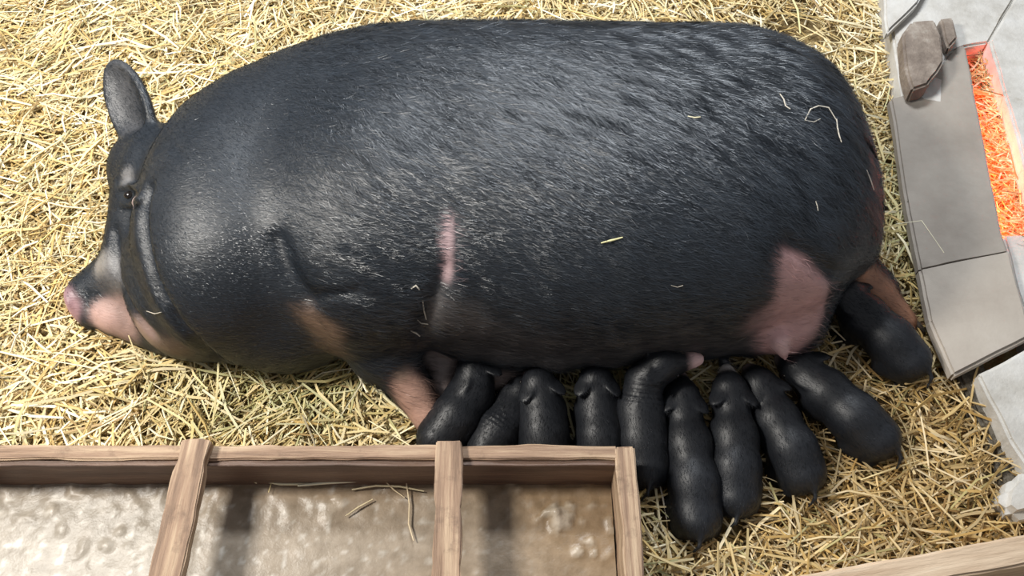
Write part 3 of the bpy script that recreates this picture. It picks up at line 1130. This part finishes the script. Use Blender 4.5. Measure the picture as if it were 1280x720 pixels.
# the neighbouring creep pen lies a little lower: limewashed wall on its far side
prism('wall_creep', [P(1238, 50, .10), P(1292, -46, .10), P(1450, -46, .10), P(1450, 300, .10), P(1306, 300, .10)], 0.25, M_LIME, rough=0.003, seed=6,
      kind='structure', label='limewashed wall beyond the red-lit gap')
prism('wall_back', [P(1254, 294, .06), P(1290, 292, .06), P(1450, 290, .06), P(1450, 430, .06), P(1290, 430, .06)], 0.21, M_LIME, rough=0.003, seed=9, kind='structure',
      label='limewashed wall end below the red-lit gap')
prism('wall_corner', [P(1222, 468, .08), P(1300, 428, .08), P(1420, 428, .08), P(1420, 610, .08), P(1290, 590, .08), P(1262, 548, .08)], 0.08, M_LIME, rough=0.004, seed=7,
      kind='structure', label='limewashed concrete block at the lower right of the pen')
prism('grit_ledge', [P(1194, 462, .04), P(1226, 444, .04), P(1268, 560, .04), P(1300, 640, .04), P(1262, 640, .04), P(1240, 560, .04)], 0.04, M_DIRT, rough=0.006, seed=10,
      label='dark gritty strip of dirt between the straw and the pale block', category='dirt', kind='stuff')
prism('rough_stone', [P(1254, 606, .07), P(1268, 592, .07), P(1300, 590, .07), P(1310, 640, .07), P(1270, 646, .07), P(1252, 632, .07)], 0.07, M_LIME, rough=0.010, seed=12, bev=0.014,
      label='pale rough stone above the near right plank', category='stone')
# near plank at the bottom right
pa, pb = P(1010, 728, 0.12), P(1330, 662, 0.12)
board('edge_plank', (pa.x - 0.02, pa.y - 0.02, 0.0), (pb.x + 0.05, pb.y - 0.02, 0.0), 0.05, 0.15, M_PLANK, seed=21, rough=0.003, chip=0.003,
      label='pale wooden plank on edge at the bottom right corner of the pen', category='plank')

# heat lamp over the neighbouring pen
ha, hb = P(1204, 206, 0.03), P(1270, 216, 0.0)
hl = area_light('heat_strip', (ha.x, ha.y, 0.028), hb, 0.46, 0.035, 4.6, (1.0, 0.07, 0.02))


# ------------------------------------------------------------------ straw
def straw_geo(p0, d, L, W, bend, n_up, rs):
    """three-sided stems with one bend; arrays in, mesh arrays out"""
    c = len(p0)
    up = n_up
    s = np.cross(d, up)
    s /= np.linalg.norm(s, axis=1, keepdims=True)
    u = np.cross(s, d)
    mid = p0 + bend
    a = p0 - d * L * 0.5
    b = p0 + d * L * 0.5
    rings = []
    for cen, w in ((a, 0.85), (mid, 1.0), (b, 0.7)):
        for ang in (0, 2.1, 4.2):
            rings.append(cen + W * 0.5 * w * (s * math.cos(ang) + 0.55 * u * math.sin(ang)))
    V = np.stack(rings, 1).reshape(-1, 3)
    base = np.arange(c)[:, None] * 9
    F = []
    for r in (0, 3):
        for k in range(3):
            k2 = (k + 1) % 3
            F.append(base + [r + k, r + k2, r + 3 + k2, r + 3 + k])
    return V, np.concatenate(F)


HGX = np.linspace(-2.0, 2.0, 200); HGY = np.linspace(-1.6, 2.2, 190)
HG = np.array([[bed_h(x, y) for y in HGY] for x in HGX])


def hgrid(x, y):
    i = np.clip(((x + 2.0) / 4.0 * 199).astype(int), 0, 199)
    j = np.clip(((y + 1.6) / 3.8 * 189).astype(int), 0, 189)
    return HG[i, j]


PAL = np.array([(0.80, 0.64, 0.34), (0.88, 0.76, 0.48), (0.67, 0.49, 0.20), (0.56, 0.39, 0.15), (0.74, 0.60, 0.31), (0.36, 0.24, 0.10),
                (0.56, 0.52, 0.26), (0.92, 0.83, 0.60)])


def straw_field(name, count, x0, x1, y0, y1, zlo, zhi, Lm, Wm, pal_w, seed, mask=None, tilt=0.12, label='', green=None, zfn=None):
    rs = np.random.RandomState(seed)
    x = rs.uniform(x0, x1, count); y = rs.uniform(y0, y1, count)
    if mask is not None:
        m = mask(x, y, rs)
        x, y = x[m], y[m]
    c = len(x)
    # stems lie in loose swathes
    base = np.array([noise.noise((a * 2.2, b * 2.2, seed * 1.3)) for a, b in zip(x, y)]) * 4.0
    ang = base + rs.randn(c) * 0.9
    th = rs.randn(c) * tilt
    gz = hgrid(x, y) if zfn is None else zfn(x, y)
    d = np.stack([np.cos(ang) * np.cos(th), np.sin(ang) * np.cos(th), np.sin(th)], 1)
    L = (Lm * np.exp(rs.randn(c) * 0.45))[:, None].clip(0.012, 0.16)
    W = (Wm * (0.45 + 0.9 * rs.rand(c)))[:, None]
    z = gz + zlo + (zhi - zlo) * rs.rand(c) + np.abs(d[:, 2]) * L[:, 0] * 0.4
    p = np.stack([x, y, z], 1)
    bend = np.stack([rs.randn(c), rs.randn(c), np.abs(rs.randn(c)) * 0.6], 1) * L * 0.05
    V, F = straw_geo(p, d, L, W, bend, np.tile([0, 0, 1.0], (c, 1)) + rs.randn(c, 3) * 0.25, rs)
    k = rs.choice(len(PAL), c, p=np.array(pal_w) / sum(pal_w))
    C = PAL[k] * (0.72 + 0.45 * rs.rand(c, 1))
    if green is not None:
        g = green(x, y)[:, None] * rs.rand(c, 1)
        C = C * (1 - g) + np.array([[0.42, 0.43, 0.20]]) * g
    falloff = np.clip((x - 0.15) / 0.5, 0, 1) * np.clip((0.25 - y) / 0.4, 0, 1)      # lamp falloff painted in: straw browner and darker by the near right corner
    C = C * (1 - falloff[:, None] * np.array([[0.24, 0.33, 0.44]]))
    C = np.repeat(C.clip(0, 1), 9, axis=0)
    # keep the stems on the litter
    link(name, mesh_from(name, V, F, M_STRAW, smooth=False, cols=C), kind='stuff', label=label, category='straw')


def inside_poly(x, y, poly):
    r = np.zeros(len(x), bool)
    n = len(poly)
    for i in range(n):
        ax_, ay = poly[i].x, poly[i].y
        bx_, by = poly[(i + 1) % n].x, poly[(i + 1) % n].y
        c = ((ay > y) != (by > y)) & (x < (bx_ - ax_) * (y - ay) / (by - ay + 1e-12) + ax_)
        r ^= c
    return r


RIGHTSIDE = [P(1100, -200, 0), P(1116, 60, .03), P(1122, 120, .03), P(1140, 180, .04), P(1160, 330, .04), P(1198, 470, .04), P(1236, 500, 0), P(1262, 560, 0), P(1280, 640, 0), P(1400, 640, 0), P(1700, 300, 0), P(1700, -200, 0)]
SOWX = (sow_me.vertices,)


def not_under(x, y, rs):
    m = ~inside_poly(x, y, RIGHTSIDE)
    # trampled patches where the brown litter shows
    for (bx, by, br) in [(P(262, 12, 0).x, P(262, 12, 0).y, .07), (P(1000, 48, 0).x, P(1000, 48, 0).y, .12), (P(905, 668, 0).x, P(905, 668, 0).y, .05)]:
        m &= (np.hypot((x - bx), (y - by) * 1.4) > br) | (rs.rand(len(x)) < 0.30)
    m &= ~((x > tlx - 0.03) & (x < trx_o + 0.005) & (y < yo + 0.012))
    # nothing well under the sow or the piglets
    pts = np.stack([x, y, np.full(len(x), 0.05)], 1)
    m &= sow_fn(pts) > -0.012
    low = np.stack([x, y, np.full(len(x), 0.035)], 1)
    for f in PIGLETS:
        m &= f(low) > 0.004
    return m


def green_w(x, y):
    a = P(360, 500, 0); b = P(1130, 300, 0); c = P(760, 500, 0)
    g = np.exp(-(((x - a.x) / 0.28) ** 2 + ((y - a.y) / 0.10) ** 2))
    g += 0.9 * np.exp(-(((x - b.x) / 0.06) ** 2 + ((y - b.y) / 0.22) ** 2))
    g += 0.9 * np.exp(-(((x - c.x) / 0.25) ** 2 + ((y - c.y) / 0.10) ** 2))
    return np.clip(g, 0, 1)


straw_field('straw_bedding', 66000, -1.85, 1.25, -0.85, 1.60, -0.006, 0.024, 0.060, 0.0048, (5, 4, 4, 3, 4, 2, 1.5, 2), 5, not_under,
            label='deep bed of loose golden straw covering the pen floor', green=green_w)
straw_field('straw_litter', 6800, -1.85, 1.25, -0.85, 1.60, 0.016, 0.034, 0.090, 0.0060, (5, 6, 3, 1, 3, 0.5, 0.5, 5), 9, not_under, tilt=0.10,
            label='longer pale straw stems scattered over the golden bedding', green=green_w)
# straw under the heat lamp in the neighbouring pen
GAP = [P(1190, 62, .08), P(1242, 56, .08), P(1316, 306, .08), P(1238, 306, .08)]
gx = [p.x for p in GAP]; gy = [p.y for p in GAP]
straw_field('creep_straw', 4200, min(gx) - 0.02, max(gx) - 0.01, min(gy), max(gy), -0.008, 0.010, 0.045, 0.0042, (5, 4, 4, 3, 4, 2, 1, 2), 17, lambda x, y, rs: inside_poly(x, y, GAP), zfn=heap,
            label='straw in the gap by the white wall, lit red by a heat lamp')


# ------------------------------------------------------------------ single stems lying on things
def stem(name, pts, w, colr, label, group=None, flat=0.6):
    """a bent stem or shaving along world points"""
    pts = [Vector(p) for p in pts]
    v = []; f = []
    m = 5
    for i, p in enumerate(pts):
        a = pts[max(0, i - 1)]; b = pts[min(len(pts) - 1, i + 1)]
        d = (b - a).normalized()
        s = d.cross(Vector((0, 0, 1)))
        if s.length < 0.1: s = Vector((1, 0, 0))
        s.normalize(); u = s.cross(d)
        ww = w * (0.6 if i in (0, len(pts) - 1) else 1.0)
        for k in range(m):
            t = 2 * math.pi * k / m
            v.append(p + s * ww * .5 * math.cos(t) + u * ww * .5 * flat * math.sin(t))
    for i in range(len(pts) - 1):
        for k in range(m):
            f.append((i * m + k, i * m + (k + 1) % m, (i + 1) * m + (k + 1) % m, (i + 1) * m + k))
    cc = np.tile(np.array(colr), (len(v), 1))
    org = pts[0]
    me = mesh_from(name, [tuple(q) for q in v], f, M_STRAW, cols=cc, origin=org)
    o = link(name, me, loc=org, label=label, category='straw')
    if group:
        o['group'] = group
    return o


def on_sow(pxs, lift=0.004):
    out = []
    for (x, y) in pxs:
        p = surface_at(sow_fn, x, y)
        out.append(p + grad_at(sow_fn, p) * lift)
    return out


G1 = 'straw bits caught on the back and side of the sow'
CR = (0.62, 0.57, 0.48)
for pxs, w, c, lab in [
    ([(1005, 152), (1012, 138), (1022, 134), (1034, 136), (1044, 152)], 0.0034, CR, 'curled pale straw bit looping over the rump of the sow'),
    ([(1044, 150), (1045, 160), (1047, 170), (1050, 179)], 0.0030, CR, 'short pale straw bit trailing below the curled one on the rump'),
    ([(1006, 152), (1016, 154), (1024, 150)], 0.0026, CR, 'tiny pale straw bit under the curled one on the rump'),
    ([(974, 119), (979, 126), (981, 134), (987, 138)], 0.0032, CR, 'small hooked straw bit left of the curled one on the rump'),
    ([(859, 147), (867, 149), (875, 148)], 0.0042, (0.66, 0.60, 0.40), 'short straw flake high on the hindquarters of the sow'),
    ([(751, 304), (763, 301), (778, 297)], 0.0048, (0.60, 0.56, 0.30), 'yellow straw flake on the middle of the belly side of the sow'),
    ([(1081, 213), (1086, 226), (1090, 238)], 0.0032, CR, 'thin straw bit on the tail edge of the sow'),
    ([(514, 360), (520, 356), (524, 361)], 0.0045, CR, 'white straw flake at the top of the armpit of the sow'),
    ([(527, 374), (529, 386), (534, 398)], 0.0030, CR, 'thin upright straw bit in the armpit of the sow'),
    ([(520, 398), (526, 402), (537, 404)], 0.0028, CR, 'thin level straw bit in the armpit of the sow'),
    ([(512, 412), (519, 415), (525, 419)], 0.0045, CR, 'lowest white straw flake in the armpit of the sow'),
    ([(1018, 252), (1020, 258), (1021, 264)], 0.0022, CR, 'tiny upright straw speck low on the haunch of the sow'),
    ([(185, 388), (196, 391), (203, 389)], 0.0022, CR, 'fine straw speck on the lower cheek of the sow'),
    ([(838, 356), (846, 358), (853, 356)], 0.0022, CR, 'fine straw speck on the belly above the piglets'),
]:
    stem('straw_bit', on_sow(pxs), w, c, lab, G1)

# straw lying along the far wall of the trough
G2 = 'straw stems floating in the feed slop'


def in_trough(pxs, dz=0.006):
    return [P(x, y, SZ + dz + (TZ - SZ) * h) for (x, y, h) in pxs]


for pxs, w, c, lab in [
    ([(281, 577, .5), (300, 590, .25), (321, 604, .04)], 0.0050, (0.66, 0.56, 0.36), 'straw stem leaning on the far trough wall by the left slat'),
    ([(322, 600, .03), (350, 605, .03), (385, 605, .03), (420, 601, .03)], 0.0055, (0.80, 0.72, 0.50), 'pale straw stem along the far trough wall'),
    ([(372, 607, .05), (410, 603, .05), (455, 601, .06)], 0.0070, (0.84, 0.78, 0.58), 'thick pale straw stem overlapping the long one by the far wall'),
    ([(440, 612, .02), (470, 607, .03), (500, 608, .03), (530, 614, .02)], 0.0045, (0.66, 0.56, 0.36), 'bent straw stem nearing the right slat'),
    ([(432, 645, .02), (448, 634, .02), (466, 624, .02)], 0.0040, (0.62, 0.52, 0.33), 'short slanting straw stem in the middle of the slop'),
    ([(508, 604, .05), (512, 630, .02), (511, 655, .02), (517, 676, .02)], 0.0038, (0.62, 0.50, 0.33), 'long upright straw stem just left of the right slat'),
    ([(480, 600, .08), (492, 612, .03), (506, 622, .03)], 0.0030, (0.58, 0.46, 0.30), 'thin brown straw stem crossing towards the right slat'),
]:
    stem('loose_straw', in_trough(pxs), w, c, lab, G2)

# a few stems that stand out on the bedding
G3 = 'straw stems that stand out on the bedding'
for pxs, w, c, lab in [
    ([(800, 616, .02), (812, 640, .03), (833, 680, .03)], 0.0042, (0.48, 0.40, 0.18), 'green-brown straw stem slanting right of the trough corner'),
    ([(824, 602, .03), (828, 620, .04), (834, 652, .03)], 0.0040, (0.80, 0.70, 0.55), 'white straw stem beside the lowest piglet'),
    ([(1108, 428, .045), (1150, 440, .05)][:0] or [(1076, 600, .04), (1110, 588, .05), (1150, 575, .04)], 0.0046, (0.78, 0.62, 0.32), 'golden straw stem right of the plump piglet'),
    ([(1088, 222, .06), (1096, 250, .06), (1106, 292, .05)], 0.0040, (0.68, 0.62, 0.44), 'straw stem standing against the rump of the sow'),
    ([(1124, 238, .05), (1128, 262, .05), (1122, 290, .04)], 0.0045, (0.66, 0.58, 0.36), 'straw stem leaning on the grey board'),
    ([(1110, 292, .14), (1120, 280, .15), (1152, 276, .165), (1180, 316, .156)][1:], 0.0030, (0.74, 0.68, 0.50), 'thin curved straw stem lying over the grey board'),
]:
    stem('loose_straw', [P(*q) for q in pxs], w, c, lab, G3)
